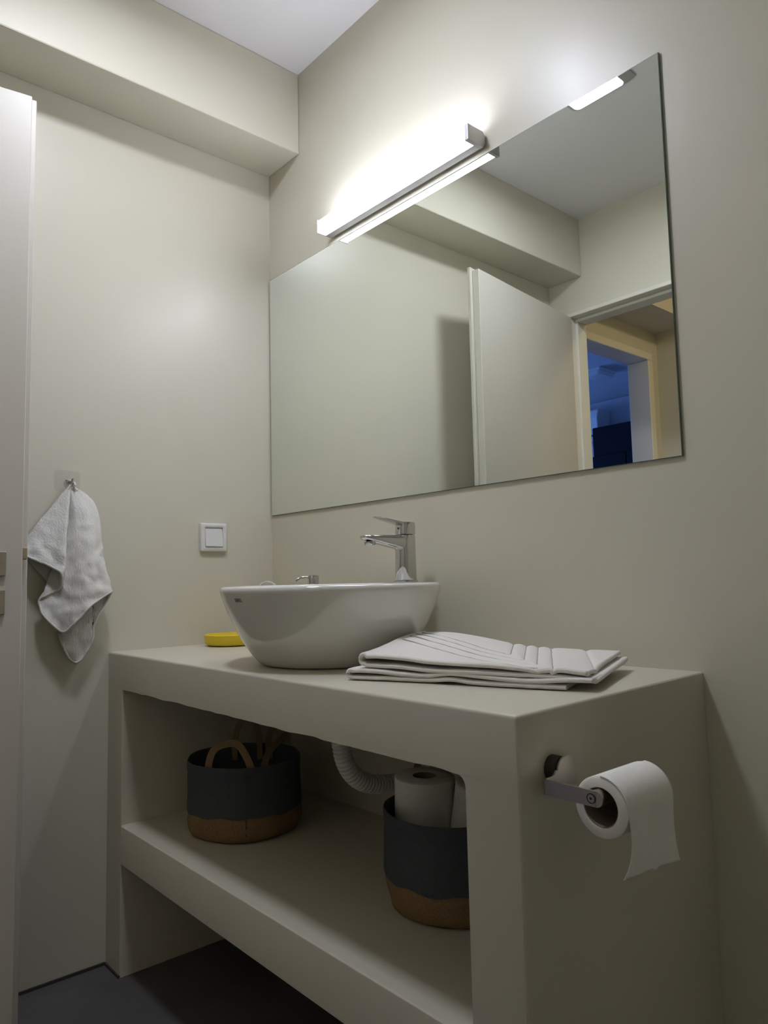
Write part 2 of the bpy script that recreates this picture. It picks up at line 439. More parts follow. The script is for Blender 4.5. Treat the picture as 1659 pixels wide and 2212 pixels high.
# ------------------------------------------------------------------ ceiling lamp (seen in the mirror)
cc = Vector((0.72, -0.70, H))
cl = thing('ceiling_lamp', 'square flush ceiling lamp with glowing rounded panel', 'lamp', cc)
hous = mat('lamp housing', (0.50, 0.49, 0.48), 0.5)
obj('housing', prism(rrect(-0.115, 0.112, -0.118, 0.118, 0.012), 'z', -0.006, -0.0005), hous, cl)
ri_, ro_ = rrect(-0.091, 0.084, -0.099, 0.096, 0.016), rrect(-0.115, 0.112, -0.118, 0.118, 0.016)
obj('rim', rings([[(x, y, -0.0062) for x, y in ri_], [(x, y, -0.0230) for x, y in ri_], [(x * 1.03, y * 1.03, -0.0230) for x, y in ri_], [(x, y, -0.0062) for x, y in ro_]]), hous, cl, False, 30)  # rim extended below the panel to cut its light on the upper walls
obj('panel', prism(rrect(-0.090, 0.083, -0.098, 0.095, 0.016), 'z', -0.0165, -0.0065), CEIL_LIGHT, cl)

# ------------------------------------------------------------------ basin
BC = Vector((0.66, -0.275, CH + 0.0012)); BR = 0.2295
bas = thing('vessel_basin', 'round white ceramic vessel basin standing on the counter', 'basin', BC)
BH = 0.1605
out = [(0.118, 0.0), (0.142, 0.0005), (0.152, 0.004), (0.1655, 0.0185), (0.1795, 0.038), (0.1925, 0.0585), (0.2045, 0.082), (0.2160, 0.1065), (0.2245, 0.128), (0.2300, 0.1455), (0.2312, 0.1520), (0.2300, 0.1570), (0.2265, 0.1595), (0.2215, BH)]
n = 96; rs = []
for r, z in out:
    rs.append([(r * math.cos(2 * PI * i / n), r * math.sin(2 * PI * i / n), z) for i in range(n)])
inn = [(0.186, BH - 0.0002, -0.024), (0.183, BH - 0.002, -0.024), (0.179, BH - 0.010, -0.024), (0.168, 0.110, -0.022), (0.145, 0.070, -0.018), (0.105, 0.045, -0.010), (0.055, 0.037, -0.004), (0.024, 0.034, 0.0)]
for r, z, oy in inn:
    rs.append([(r * math.cos(2 * PI * i / n), oy + r * math.sin(2 * PI * i / n), z) for i in range(n)])
obj('bowl', rings(rs, True, True, True), CERAMIC, bas, False, 50)
obj('drain_plug', lathe([(0.0, 0.0365), (0.02, 0.0365), (0.023, 0.0345), (0.023, 0.0335)], 24, cap1=True), CHROME, bas, True)
# printed maker's mark bent onto the bowl
cu = bpy.data.curves.new('mark', 'FONT'); cu.body = 'SEREL'; cu.size = 0.0098; cu.align_x = 'CENTER'; cu.align_y = 'CENTER'
cu.resolution_u = 2; cu.offset = 0.0001
tmp = bpy.data.objects.new('mark_tmp', cu); COL.objects.link(tmp)
bpy.context.view_layer.update()
me = bpy.data.meshes.new_from_object(tmp.evaluated_get(bpy.context.evaluated_depsgraph_get()))
bpy.data.objects.remove(tmp)
for v in me.vertices:
    x, yv = v.co.x * 1.05, v.co.y
    z = 0.1345 + yv
    rad = 0.2300 + (0.2245 - 0.2300) * (0.1455 - z) / (0.0175) + 0.0006
    a = math.radians(-88.6) + x / rad
    v.co = (rad * math.cos(a), rad * math.sin(a), z)
me.materials.clear()
link('printed_mark', me, INK, bas)

# ------------------------------------------------------------------ tap
TP = Vector((0.681, -0.078, CH + BH + 0.0018))
tap = thing('basin_tap', 'chrome single lever mixer tap on the basin rim', 'tap', TP)
td = Vector((-0.10, -0.995, 0)).normalized(); ts = Vector((-td.y, td.x, 0))
def tl(a, s, z): return td * a + ts * s + Vector((0, 0, z))
def superell(hw, hd_, p, n):
    out_ = []
    for i in range(n):
        t = 2 * PI * i / n; c_, s_ = math.cos(t), math.sin(t)
        out_.append((math.copysign(abs(c_) ** (2 / p), c_) * hd_, math.copysign(abs(s_) ** (2 / p), s_) * hw))
    return out_
obj('base_ring', rings([[tl(a, s, z) for a, s in superell(0.0245 - k, 0.0245 - k, 3.0, 40)] for z, k in ((0, 0), (0.003, 0), (0.0042, 0.0015))], True, True, True), CHROME, tap, False, 40)
secs = []
for z, hw, hd_ in ((0.004, 0.0210, 0.0218), (0.005, 0.0214, 0.0222), (0.05, 0.0209, 0.0218), (0.085, 0.0205, 0.0214), (0.104, 0.0203, 0.0212), (0.1065, 0.0195, 0.0204)):
    secs.append([tl(a, s, z) for a, s in superell(hw, hd_, 2.9, 48)])
obj('body', rings(secs, True, True, True), CHROME, tap, False, 40)
secs = []
sp = [(-0.004, 0.0185, 0.068, 0.1055), (0.010, 0.0190, 0.070, 0.1060), (0.022, 0.0192, 0.0735, 0.1062), (0.040, 0.0192, 0.0775, 0.1064), (0.065, 0.0190, 0.0830, 0.1066), (0.090, 0.0186, 0.0885, 0.1066), (0.104, 0.0172, 0.0925, 0.1060), (0.113, 0.0140, 0.0955, 0.1050), (0.118, 0.0085, 0.0990, 0.1040)]
for a, hw, zb, zt in sp:
    ring = []
    for c_, s_ in superell(1, 1, 3.2, 36):
        ring.append(tl(a + (0.0 if a < 0.1 else 0), s_ * hw, (zt + zb) / 2 + c_ * (zt - zb) / 2))
    secs.append(ring)
obj('spout', rings(secs, True, True, True), CHROME, tap, False, 50)
aer = lathe([(0.0125, 0.0915), (0.0125, 0.083), (0.0118, 0.0818), (0.0105, 0.0818), (0.0100, 0.0835)], 28, cap0=True, cap1=True)
bmesh.ops.rotate(aer, verts=aer.verts, cent=(0, 0, 0.088), matrix=Matrix.Rotation(0.12, 3, ts))
bmesh.ops.translate(aer, verts=aer.verts, vec=tl(0.0975, 0, 0.0005))
obj('aerator', aer, CHROME, tap, False, 40)
secs = []
for z, k in ((0.1072, 0.0014), (0.1085, 0.0), (0.131, 0.0), (0.135, 0.0012), (0.1365, 0.004)):
    secs.append([tl(a - 0.001, s, z) for a, s in superell(0.0198 - k, 0.0200 - k, 3.4, 44)])
hb = obj('handle_block', rings(secs, True, True, True), CHROME, tap, False, 40)
secs = []
for a, hw, z0, z1 in ((-0.010, 0.0155, 0.126, 0.1366), (0.006, 0.0165, 0.1275, 0.1372), (0.020, 0.0165, 0.1295, 0.1385), (0.040, 0.0160, 0.1345, 0.1412), (0.060, 0.0150, 0.1392, 0.1446), (0.075, 0.0125, 0.1428, 0.1470), (0.084, 0.0080, 0.1452, 0.1476)):
    ring = [tl(a, s_ * hw, (z1 + z0) / 2 + c_ * (z1 - z0) / 2) for c_, s_ in superell(1, 1, 2.6, 28)]
    secs.append(ring)
obj('lever', rings(secs, True, True, True), CHROME, tap, False, 60)
dot = lathe([(0.0, 0.0006), (0.0022, 0.0006), (0.0026, 0)], 16)
bmesh.ops.rotate(dot, verts=dot.verts, cent=(0, 0, 0), matrix=Matrix.Rotation(PI / 2, 3, ts))
bmesh.ops.translate(dot, verts=dot.verts, vec=tl(0.0192, 0.0, 0.122))
obj('temperature_dot', dot, INK, tap)

# ------------------------------------------------------------------ soap dispenser behind the basin
SP = Vector((0.325, -0.082, CH + 0.001))
sd = thing('soap_dispenser', 'soap dispenser with metal pump behind the basin', 'soap dispenser', SP)
obj('bottle', lathe([(0.030, 0), (0.034, 0.003), (0.034, 0.110), (0.030, 0.118), (0.016, 0.122), (0.0, 0.122)], 40, cap0=True), YELLOW, sd, False, 40)
obj('collar', lathe([(0.014, 0.122), (0.014, 0.150), (0.0125, 0.1505), (0.0125, 0.163)], 28, cap0=True, cap1=True), CHROME, sd, False, 40)
obj('pump_head', lathe([(0.0135, 0.160), (0.0150, 0.161), (0.0150, 0.1795), (0.0138, 0.183), (0.0105, 0.1842), (0, 0.1842)], 32, cap0=True), CHROME, sd, False, 40)
pd = Vector((-0.30, -0.95, 0)).normalized()
pts = [pd * a + Vector((0, 0, z)) for a, z in ((0.010, 0.1785), (0.026, 0.1785), (0.036, 0.1775), (0.042, 0.1740), (0.048, 0.1695))]
obj('nozzle', sweep(pts, [0.0036, 0.0034, 0.0032, 0.0030, 0.0028], 14, True, Vector((0, 0, 1))), CHROME, sd, False, 50)

# small white holder whose arched handle peeps over the basin rim
wp = Vector((0.150, -0.112, CH + 0.001))
wh = thing('white_beaker', 'white plastic beaker with arched handle peeping over the basin rim', 'beaker', wp)
obj('cup', lathe([(0.026, 0), (0.029, 0.003), (0.031, 0.150), (0.030, 0.155), (0.024, 0.158), (0.0, 0.159)], 36, cap0=True), PLASTIC, wh, False, 40)
arc = [r_ * (0.023 * math.cos(a)) * 0.9 + Vector((0, 0, 0.1560 + 0.0135 * math.sin(a))) for a in [PI * k / 14 for k in range(15)]]
obj('handle', sweep([p * 1.0 for p in arc], 0.0, 4, True, Vector((0.75, -0.66, 0)), (0.014, 0.004)), PLASTIC, wh, False, 40)

# yellow soap dish
yd = Vector((0.102, -0.200, CH + 0.0012))
dish = lathe([(0.0, 0.0), (0.056, 0.0), (0.0645, 0.0025), (0.0695, 0.008), (0.0716, 0.016), (0.0722, 0.0285), (0.0705, 0.0296), (0.0685, 0.0288), (0.066, 0.018), (0.055, 0.008), (0.0, 0.0065)], 56)
o = obj('soap_dish', dish, YELLOW, None, False, 45); o.location = yd
tag(o, 'shallow round yellow dish on the counter beside the left wall', 'soap dish')

# ------------------------------------------------------------------ folded bath mat on the counter
FO = Vector((0.918, -0.436, CH + 0.0015)); e1 = Vector((0.934, 0.357, 0)).normalized(); e2 = Vector((-e1.y, e1.x, 0))
mat_t = thing('folded_bath_mat', 'folded white cotton bath mat lying on the counter corner', 'bath mat', FO)
MLEN, MDEP = 0.415, 0.245
TH = 0.0070
LK = [(0.281, 0.235), (0.306, 0.208), (0.328, 0.180), (0.352, 0.148)]     # nested border grooves (s', t')
def groove(s, t):
    s2, t2 = s + 0.29 * t, t + 0.45 * s
    d = abs(s2 - 0.415)
    for sk, tk in LK:
        d = min(d, abs(s2 - sk) if t2 > tk else 9, 0.6 * abs(t2 - tk) if s2 < sk else 9, math.hypot(s2 - sk, t2 - tk))
    return math.exp(-d / 0.0044)
def fold_path(kind):
    """list of (s, z, top?) centre-line points of a sheet doubled over at its left end"""
    P = []
    if kind == 'low':
        zl, zu, sl, sr0, sr1, rad = 0.0038, 0.0128, 0.0, 0.372, 0.410, 0.0072
    else:
        zl, zu, sl, sr0, sr1, rad = 0.0215, 0.0315, 0.020, 0.412, 0.400, 0.0105
    N = 230
    for k in range(N + 1):
        s = sr0 + (sl + rad - sr0) * k / N
        P.append((s, zl, 0, k / N))
    for k in range(1, 12):
        a = PI * k / 12
        zc = (zl + zu) / 2 + (0.0035 if kind == 'up' else 0.001)
        rr_ = (zu - zl) / 2 + 0.0055 * math.sin(a) * (1.0 if kind == 'up' else 0.45)
        P.append((sl + rad - (rad + 0.002) * math.sin(a), zc - rr_ * math.cos(a) * (1.0), k / 12, 1))
    for k in range(N + 1):
        s = sl + rad + (sr1 - sl - rad) * k / N
        P.append((s, zu, 1, 1 - k / N))
    return P
def build_fold(kind):
    P = fold_path(kind); NT = 150
    V = []
    for i, (s, z, upf, e) in enumerate(P):
        row = []
        for j in range(NT + 1):
            t = MDEP * j / NT
            zz = z; ss = s
            dep = t
            # soft swelling near the fold, sagging toward the open end, a ripple along the front
            sw = math.exp(-((s - 0.085) / 0.085) ** 2)
            if kind == 'up':
                sw = math.exp(-((s - 0.06) / 0.13) ** 2)
                tq = min(1, t / 0.20); tq = tq * tq * (3 - 2 * tq)
                zz += (0.002 + upf * (0.004 + 0.0185 * tq) + (1 - upf) * 0.006 * tq) * sw
                zz -= 0.0055 * max(0, (s - 0.15) / 0.25) * (0.8 + 0.2 * upf)
                zz += 0.0035 * (t / MDEP) * 0.4
                zz -= 0.003 * math.exp(-((s - 0.155) / 0.05) ** 2) * math.exp(-(t / 0.05) ** 2)
                zz -= 0.004 * max(0, (s - 0.36) / 0.05) * (1 - t / MDEP)
            else:
                zz += (0.0022 * upf) * math.sin(s * 34 + 0.6) * math.exp(-t / 0.12)
                zz += 0.0030 * math.exp(-((s - 0.19) / 0.03) ** 2) * math.exp(-t / 0.05) * (1 - 0.5 * upf)
            zz += 0.0007 * noise.noise(Vector((s * 30, t * 30, z * 200 + (3 if kind == 'up' else 0))))
            if kind == 'up' and upf > 0.99:
                fd = min(1, max(0, (s - 0.034) / 0.05))
                zz -= 0.0052 * groove(s, t) * fd - 0.001
            skew = 0.010 * math.sin(s * 11) * math.exp(-t / 0.1)
            dep = t + (0.006 * math.sin(s * 13 + (1.0 if kind == 'up' else 0.2)) * (1 - t / MDEP)) + (0.004 if kind == 'up' else 0.0)
            pw = FO + e1 * ss + e2 * dep
            up_ = 0.0033 * (1 + pw.y / CD) * pw.x / CW
            row.append(e1 * ss + e2 * dep + Vector((0, 0, max(zz, 0.0037) + up_)))
        V.append(row)
    bm = bmesh.new()
    G = [[bm.verts.new(p) for p in row] for row in V]
    for a, b in zip(G[:-1], G[1:]):
        for j in range(NT): bm.faces.new((a[j], a[j + 1], b[j + 1], b[j]))
    o_ = obj('lower_fold' if kind == 'low' else 'upper_fold', bm, MATCLOTH, mat_t, True)
    md = o_.modifiers.new('thickness', 'SOLIDIFY'); md.thickness = TH; md.offset = 0; md.use_rim = True
    return V
VL = build_fold('low'); VU = build_fold('up')
# stitched seams in the top layer's border grooves, greyed to paint in crease shade
SEAM_SHADE = mat('seam thread with crease shade', (0.42, 0.40, 0.36), 0.95, spec=0.1)
s_l, s_r, N_ = 0.0305, 0.400, 230
def on_top(s, t):
    k = min(N_, max(0, (s - s_l) / (s_r - s_l) * N_)); j = min(150, max(0, t / MDEP * 150))
    return VU[242 + int(round(k))][int(round(j))] + Vector((0, 0, TH / 2 + 0.0011))
for sk, tk in LK:
    line = []
    # along the length: t' = tk, from the fold to the corner where s' = sk
    den = 1 - 0.29 * 0.45
    sc = (sk - 0.29 * tk) / den; tcn = tk - 0.45 * sc
    s0 = max(0.036, (tk - MDEP + 0.002) / 0.45)
    for q in range(41):
        ss = s0 + (sc - s0) * q / 40; line.append((ss, tk - 0.45 * ss))
    for q in range(1, 31):
        tt = tcn + (MDEP - tcn) * q / 30; line.append((sk - 0.29 * tt, tt))
    pts_ = [on_top(a, b) for a, b in line if b >= 0]
    sm = [pts_[0]] + [(pts_[q - 1] + pts_[q] * 2 + pts_[q + 1]) / 4 for q in range(1, len(pts_) - 1)] + [pts_[-1]]
    obj('seam_crease_shade', sweep(sm, 0.0010, 8, True, Vector((0, 0, 1))), SEAM_SHADE, mat_t, True)
# rolled hems along the open short ends and the front edges
def hem(name, line, r):
    obj(name, sweep(line, r, 10, True, Vector((0, 0, 1))), MATCLOTH, mat_t, True)
hem('hem', [p + Vector((0, 0, 0)) for p in VU[-1]], 0.0042)
hem('hem', [p + Vector((0, 0, 0)) for p in VU[0]], 0.0040)
hem('hem', [p + Vector((0, 0, 0.001)) for p in VL[-1]], 0.0038)
hem('hem', [row[0] for row in VU], 0.0030)
hem('hem', [row[0] for row in VL], 0.0029)

# ------------------------------------------------------------------ hanging hand towel and its hook
HK = Vector((0.0, -0.603, 1.195))
hk = thing('adhesive_hook', 'clear adhesive hook plate stuck on the left wall', 'hook', (0.0, -0.607, 1.200))
obj('clear_plate', prism(rrect(-0.031, 0.031, -0.027, 0.027, 0.008), 'x', 0.0004, 0.0016), CLEAR, hk)
obj('boss', sweep([Vector((0.0017, 0.004, -0.006)), Vector((0.004, 0.004, -0.006))], [0.013, 0.011], 24), CLEAR, hk, False, 30)
obj('pin', sweep([Vector((0.0025, 0.004, -0.003)), Vector((0.020, 0.004, -0.005)), Vector((0.027, 0.004, -0.002)), Vector((0.030, 0.004, 0.004))], 0.0022, 10, True, Vector((0, 1, 0))), CHROME, hk, True)
obj('cross_bar', sweep([Vector((0.0045, -0.005, 0.0015)), Vector((0.0045, 0.013, 0.0015))], 0.0016, 8, True, Vector((0, 0, 1))), CHROME, hk, True)

tw = Vector((0.016, -0.603, 1.186))
# hem control points (x out of wall, y, z) and the point halfway up each radial line
keys = [
    ((0.012, -0.640, 0.930), (0.012, -0.618, 1.060)),
    ((0.010, -0.700, 1.010), (0.010, -0.655, 1.095)),
    ((0.016, -0.722, 1.022), (0.015, -0.664, 1.108)),
    ((0.040, -0.700, 1.004), (0.028, -0.650, 1.100)),
    ((0.052, -0.660, 0.985), (0.040, -0.634, 1.085)),
    ((0.066, -0.634, 0.962), (0.046, -0.622, 1.075)),
    ((0.046, -0.640, 0.930), (0.030, -0.620, 1.062)),
    ((0.030, -0.676, 0.905), (0.022, -0.622, 1.055)),
    ((0.036, -0.668, 0.868), (0.030, -0.618, 1.045)),
    ((0.052, -0.628, 0.826), (0.050, -0.606, 1.040)),
    ((0.070, -0.604, 0.852), (0.058, -0.592, 1.045)),
    ((0.076, -0.570, 0.888), (0.060, -0.574, 1.058)),
    ((0.066, -0.538, 0.908), (0.052, -0.556, 1.068)),
    ((0.050, -0.512, 0.920), (0.040, -0.538, 1.082)),
    ((0.034, -0.524, 0.885), (0.026, -0.536, 1.088)),
    ((0.030, -0.546, 0.840), (0.020, -0.546, 1.075)),
    ((0.032, -0.552, 0.800), (0.018, -0.556, 1.060)),
    ((0.034, -0.568, 0.768), (0.018, -0.570, 1.045)),
    ((0.032, -0.590, 0.749), (0.018, -0.588, 1.035)),
    ((0.022, -0.616, 0.782), (0.014, -0.602, 1.040)),
    ((0.013, -0.626, 0.820), (0.011, -0.610, 1.050)),
]
HP = [Vector(a) for a, b in keys]; MP = [Vector(b) for a, b in keys]
NA, NR = 300, 110
bm = bmesh.new(); G = []
nk_ = len(keys) - 1
for i in range(NA + 1):
    t = nk_ * i / NA
    h_ = catmull(HP, t); m_ = catmull(MP, t)
    an = 2.4 * PI * i / NA
    top_ = tw + Vector((0.006 + 0.006 * math.cos(an), 0.009 * (i / NA - 0.5) * 1.2, 0.004 * math.sin(an) - 0.002))
    ctrl = 2 * m_ - 0.5 * (top_ + h_)
    row = []
    for j in range(NR + 1):
        s = (j / NR)
        s = 0.02 + 0.98 * s if j else 0.0
        p = top_ * (1 - s) ** 2 + ctrl * 2 * s * (1 - s) + h_ * s * s
        q = Vector((p.x * 90, p.y * 90, p.z * 90))
        am = 0.0020 * min(1, s * 3)
        p = p + Vector((noise.noise(q * 0.45) * 0.006 * s, noise.noise(q * 0.4 + Vector((9, 1, 4))) * 0.004 * s, 0))
        q2 = p * 420
        p = p + Vector((noise.noise(q2), noise.noise(q2 + Vector((5, 5, 5))), noise.noise(q2 + Vector((1, 8, 3))))) * 0.0011 * min(1, s * 4)
        wr = math.exp(-((t - 13) / 2.4) ** 2)
        p.y += 0.011 * wr * math.sin(2 * PI * min(1.0, s * 1.02))
        p.x = max(p.x, 0.006)
        row.append(bm.verts.new(p - tw))
    G.append(row)
for a, b in zip(G[:-1], G[1:]):
    for j in range(NR): bm.faces.new((a[j], a[j + 1], b[j + 1], b[j]))
hem_line = [G[i][NR].co.copy() for i in range(0, NA + 1, 2)]
towel = thing('hand_towel', 'white terry hand towel hanging from the hook on the left wall', 'towel', tw)
o = obj('cloth', bm, TERRY, towel, True)
md = o.modifiers.new('thickness', 'SOLIDIFY'); md.thickness = 0.0045; md.offset = 0
obj('hem', sweep(hem_line, 0.0033, 8, True, Vector((1, 0, 0))), TERRY, towel, True)
lpz = [Vector((0.012 + 0.009 * math.cos(a) - 0.002, 0.004, -0.001 + 0.0085 * math.sin(a))) for a in [PI * k / 10 for k in range(11)]]
obj('hanging_loop', sweep(lpz, 0.0025, 8, True, Vector((0, 1, 0))), TERRY, towel, True)

# ------------------------------------------------------------------ light switch
SWP = Vector((0.0, -0.2015, 1.0655))
sw_ = thing('light_switch', 'square white light switch on the left wall above the basin', 'light switch', SWP)
def frame_ring(o0, o1, i0, r):
    return None
bm = bmesh.new()
outer = rrect(-0.0415, 0.0415, -0.0405, 0.0405, 0.004, 4)
steps = [(1.0, 0.0006), (1.0, 0.006), (0.965, 0.0095), (0.86, 0.0115), (0.70, 0.0105), (0.675, 0.0095), (0.675, 0.003)]
rsx = [[(z, a * k, b * k) for a, b in outer] for k, z in steps]
obj('plate', rings(rsx, True, True, False), PLASTIC, sw_, False, 35)
rk = rrect(-0.0275, 0.0275, -0.0268, 0.0268, 0.0025, 4)
def rkz(b, base): return base + 0.0030 * (-b / 0.027)
rsx = [[(0.003, a, b) for a, b in rk], [(rkz(b, 0.0095), a, b) for a, b in rk], [(rkz(b, 0.0112), a * 0.95, b * 0.95) for a, b in rk]]
obj('rocker', rings(rsx, True, True, True), PLASTIC, sw_, False, 35)

# ------------------------------------------------------------------ baskets
def basket(name_label, C, R, Hh, seed, hand):
    t = thing('storage_basket', name_label, 'basket', C, 'fabric baskets on the vanity shelf')
    n = 96
    def ring(r, z, amp, zamp=0.0):
        out_ = []
        for i in range(n):
            a = 2 * PI * i / n
            k = noise.noise(Vector((math.cos(a) * 1.6 + seed, math.sin(a) * 1.6, z * 9)))
            k2 = noise.noise(Vector((math.cos(a) * 3.5 + seed + 7, math.sin(a) * 3.5, z * 25)))
            rr_ = r + amp * k + amp * 0.6 * k2
            out_.append((rr_ * math.cos(a), rr_ * math.sin(a), z + zamp * k2))
        return out_
    zb = 0.056
    base = [(0.100, 0.0005, 0.001), (0.116, 0.001, 0.003), (0.1245, 0.006, 0.006), (0.1285, 0.016, 0.009), (0.1305, 0.030, 0.008), (0.1312, 0.045, 0.005), (0.1312, zb + 0.010, 0.002), (0.1290, zb + 0.011, 0.002)]
    obj('burlap_base', rings([ring(r * R / 0.132, z, am, 0.0 if k < 2 else 0.003) for k, (r, z, am) in enumerate(base)], True, True, False), BURLAP, t, True)
    wall_ = [(0.1285, zb - 0.002), (0.1335, zb - 0.001), (0.1330, 0.09), (0.1325, 0.13), (0.1322, Hh - 0.022), (0.1335, Hh - 0.020), (0.1335, Hh - 0.003), (0.1318, Hh), (0.1295, Hh - 0.002), (0.1290, Hh - 0.03), (0.1270, 0.09), (0.120, 0.060), (0.112, 0.022), (0.09, 0.020)]
    obj('fabric_wall', rings([ring(r * R / 0.132, z, 0.0024, 0.0075 if k < 2 else 0.0016) for k, (r, z) in enumerate(wall_)], True, False, True), DENIM, t, False, 60)
    sa = hand['seam']
    obj('seam', sweep([Vector((0.1338 * R / 0.132 * math.cos(sa), 0.1338 * R / 0.132 * math.sin(sa), z)) for z in (0.02, 0.05, 0.09, 0.13, Hh - 0.01)], 0.0, 4, True, Vector((-math.sin(sa), math.cos(sa), 0)), (0.0030, 0.0022)), INK, t)
    for pts, mt, w_ in hand['loops']:
        P = [Vector(p) for p in pts]
        Q = [catmull(P, (len(P) - 1) * k / 28) for k in range(29)]
        obj('handle', sweep(Q, 0.0, 4, True, Vector(hand['up']), (0.0035, w_)), mt, t, False, 60)
    return t
vd = Vector((0.656, 0.754, 0))     # direction across the view, used only to aim the handles
fwd = Vector((0.754, -0.656, 0))
def hp(a, b, z): p = vd * a + fwd * b; return (p.x, p.y, z)
Z1 = ST + 0.0012
BH1 = 0.168
basket('charcoal fabric basket with burlap base and empty handles near the left wall', (0.318, -0.287, Z1), 0.132, BH1, 1.3, {
    'seam': math.atan2(-0.50, 0.86) + 0.02, 'up': (0.754, -0.656, 0.25), 'loops': [
        ([hp(-0.062, 0.100, 0.120), hp(-0.062, 0.105, 0.165), hp(-0.052, 0.102, 0.200), hp(-0.030, 0.092, 0.212), hp(0.0, 0.090, 0.212), hp(0.020, 0.098, 0.190), hp(0.036, 0.110, 0.160), hp(0.044, 0.112, 0.120)], WEB, 0.016),
        ([hp(0.045, -0.110, 0.130), hp(0.040, -0.112, 0.175), hp(0.052, -0.108, 0.212), hp(0.080, -0.085, 0.212), hp(0.092, -0.060, 0.200), hp(0.075, -0.020, 0.188), hp(0.060, 0.030, 0.172), hp(0.052, 0.060, 0.130)], WEB, 0.016),
        ([hp(-0.045, -0.112, 0.130), hp(-0.046, -0.114, 0.175), hp(-0.036, -0.116, 0.215), hp(-0.015, -0.118, 0.232), hp(0.005, -0.118, 0.222), hp(0.016, -0.116, 0.18), hp(0.018, -0.114, 0.13)], WEB, 0.014)]})
B2 = (0.948, -0.216, Z1)
basket('charcoal fabric basket with burlap base holding spare toilet rolls', B2, 0.132, BH1, 5.7, {
    'seam': math.atan2(-0.72, 0.69) + 1.2, 'up': (0.754, -0.656, 0.25), 'loops': [
        ([hp(-0.070, -0.095, 0.130), hp(-0.070, -0.098, 0.180), hp(-0.055, -0.100, 0.240), hp(-0.030, -0.100, 0.262), hp(0.0, -0.102, 0.255), hp(0.026, -0.104, 0.23), hp(0.034, -0.104, 0.18), hp(0.034, -0.102, 0.13)], WEB, 0.014),
        ([hp(0.020, 0.112, 0.130), hp(0.022, 0.114, 0.165), hp(0.030, 0.116, 0.182), hp(0.052, 0.104, 0.190), hp(0.074, 0.092, 0.182), hp(0.082, 0.088, 0.160), hp(0.083, 0.086, 0.125)], BURLAP, 0.018)]})

# ------------------------------------------------------------------ toilet rolls
def roll(label, C, R, ax_m, wid, group=None, sheet=None):
    t = thing('toilet_roll', label, 'toilet roll', C, group)
    ri = 0.0215
    pr = [(ri + 0.0012, 0.0), (R - 0.0025, 0.0), (R, 0.002), (R, wid - 0.002), (R - 0.0025, wid), (ri + 0.0012, wid)]
    bm_ = lathe(pr, 64); 
    n_ = 64
    bm_.verts.ensure_lookup_table()
    for i in range(n_):
        j = (i + 1) % n_
        bm_.faces.new((bm_.verts[(len(pr) - 1) * n_ + i], bm_.verts[(len(pr) - 1) * n_ + j], bm_.verts[j], bm_.verts[i]))
    bmesh.ops.transform(bm_, matrix=ax_m, verts=bm_.verts)
    obj('paper', bm_, PAPER, t, False, 40)
    pc = [(ri + 0.0011, 0.0008), (ri, 0.0008), (ri, wid - 0.0008), (ri + 0.0011, wid - 0.0008)]
    b3 = lathe(pc, 48); bmesh.ops.transform(b3, matrix=ax_m, verts=b3.verts)
    obj('core_tube', b3, PAPERCORE, t, False, 40)
    return t
mrot = Matrix.Rotation(0.03, 4, 'Y')
roll('spare toilet roll standing upright in the basket nearest its left rim', (0.884, -0.234, 0.466), 0.0565, mrot, 0.1)
mrot2 = Matrix.Rotation(0.17, 4, Vector((-0.75, 0.66, 0)))
mrot2 = Matrix.Rotation(0.15, 4, Vector((-0.45, 0.89, 0)))
roll('spare toilet roll tilted in the basket beside the upright roll', (0.985, -0.193, 0.460), 0.0560, mrot2, 0.1)

# holder on the vanity's side
TX = 1.347; TZ = 0.680; TYB = -0.479
th = thing('toilet_paper_holder', 'brushed steel toilet paper holder screwed to the vanity side', 'paper holder', (TX, -0.44, TZ))
tc = Vector((TX, -0.44, TZ))
disc = [Vector((1.3315, -0.436, 0.692)), Vector((1.3465, -0.436, 0.692))]
obj('mounting_disc', local(sweep(disc, 0.0165, 32), tc), DARKMETAL, th, False, 30)
# bent strip: plate with a round head, running to the bend, then out to the arm end (one ribbon)
zt, zb_ = TZ + 0.0090, TZ - 0.0090
pl = []
hy0, hy1 = -0.449, -0.409
for k in range(13):
    a = PI - PI * k / 12
    pl.append(((hy0 + hy1) / 2 + (hy1 - hy0) / 2 * math.cos(a), 0.6935 + 0.0155 * math.sin(a)))
pl = [(hy1, zb_), ] + [p for p in reversed(pl)] + [(hy0 - 0.002, zt + 0.006), (hy0 - 0.007, zt + 0.0012), (hy0 - 0.012, zt), (TYB + 0.004, zt), (TYB + 0.004, zb_)]
obj('wall_plate', local(prism(pl, 'x', TX, TX + 0.0032, 0.0006, 1), tc), STEEL, th)
# bend + arm in plan view (x,y)
arm = []
r_o = 0.006
for k in range(7):
    a = PI / 2 * k / 6
    arm.append((TX + r_o - r_o * math.cos(a), TYB + 0.006 - 0.006 * math.sin(a)))
AE = 1.4225
def arm_bm():
    bm = bmesh.new()
    path = [(TX, TYB + 0.006)] + arm[1:] + [(AE, TYB)]
    inner = []
    rs_ = []
    for k, (x, y) in enumerate(path):
        x0, y0 = path[max(k - 1, 0)]; x1, y1 = path[min(k + 1, len(path) - 1)]
        t = Vector((x1 - x0, y1 - y0)).normalized(); nrm = Vector((-t.y, t.x))
        q = (x + nrm.x * 0.0032, y + nrm.y * 0.0032)
        rs_.append([(x, y, zb_), (x, y, zt), (q[0], q[1], zt), (q[0], q[1], zb_)])
    return rings(rs_, True, True, True)
obj('arm', local(arm_bm(), tc), STEEL, th, False, 35)
tip = []
for k in range(17):
    a = -PI / 2 + PI * k / 16
    tip.append((AE + 0.009 * math.cos(a), TZ + 0.009 * math.sin(a)))
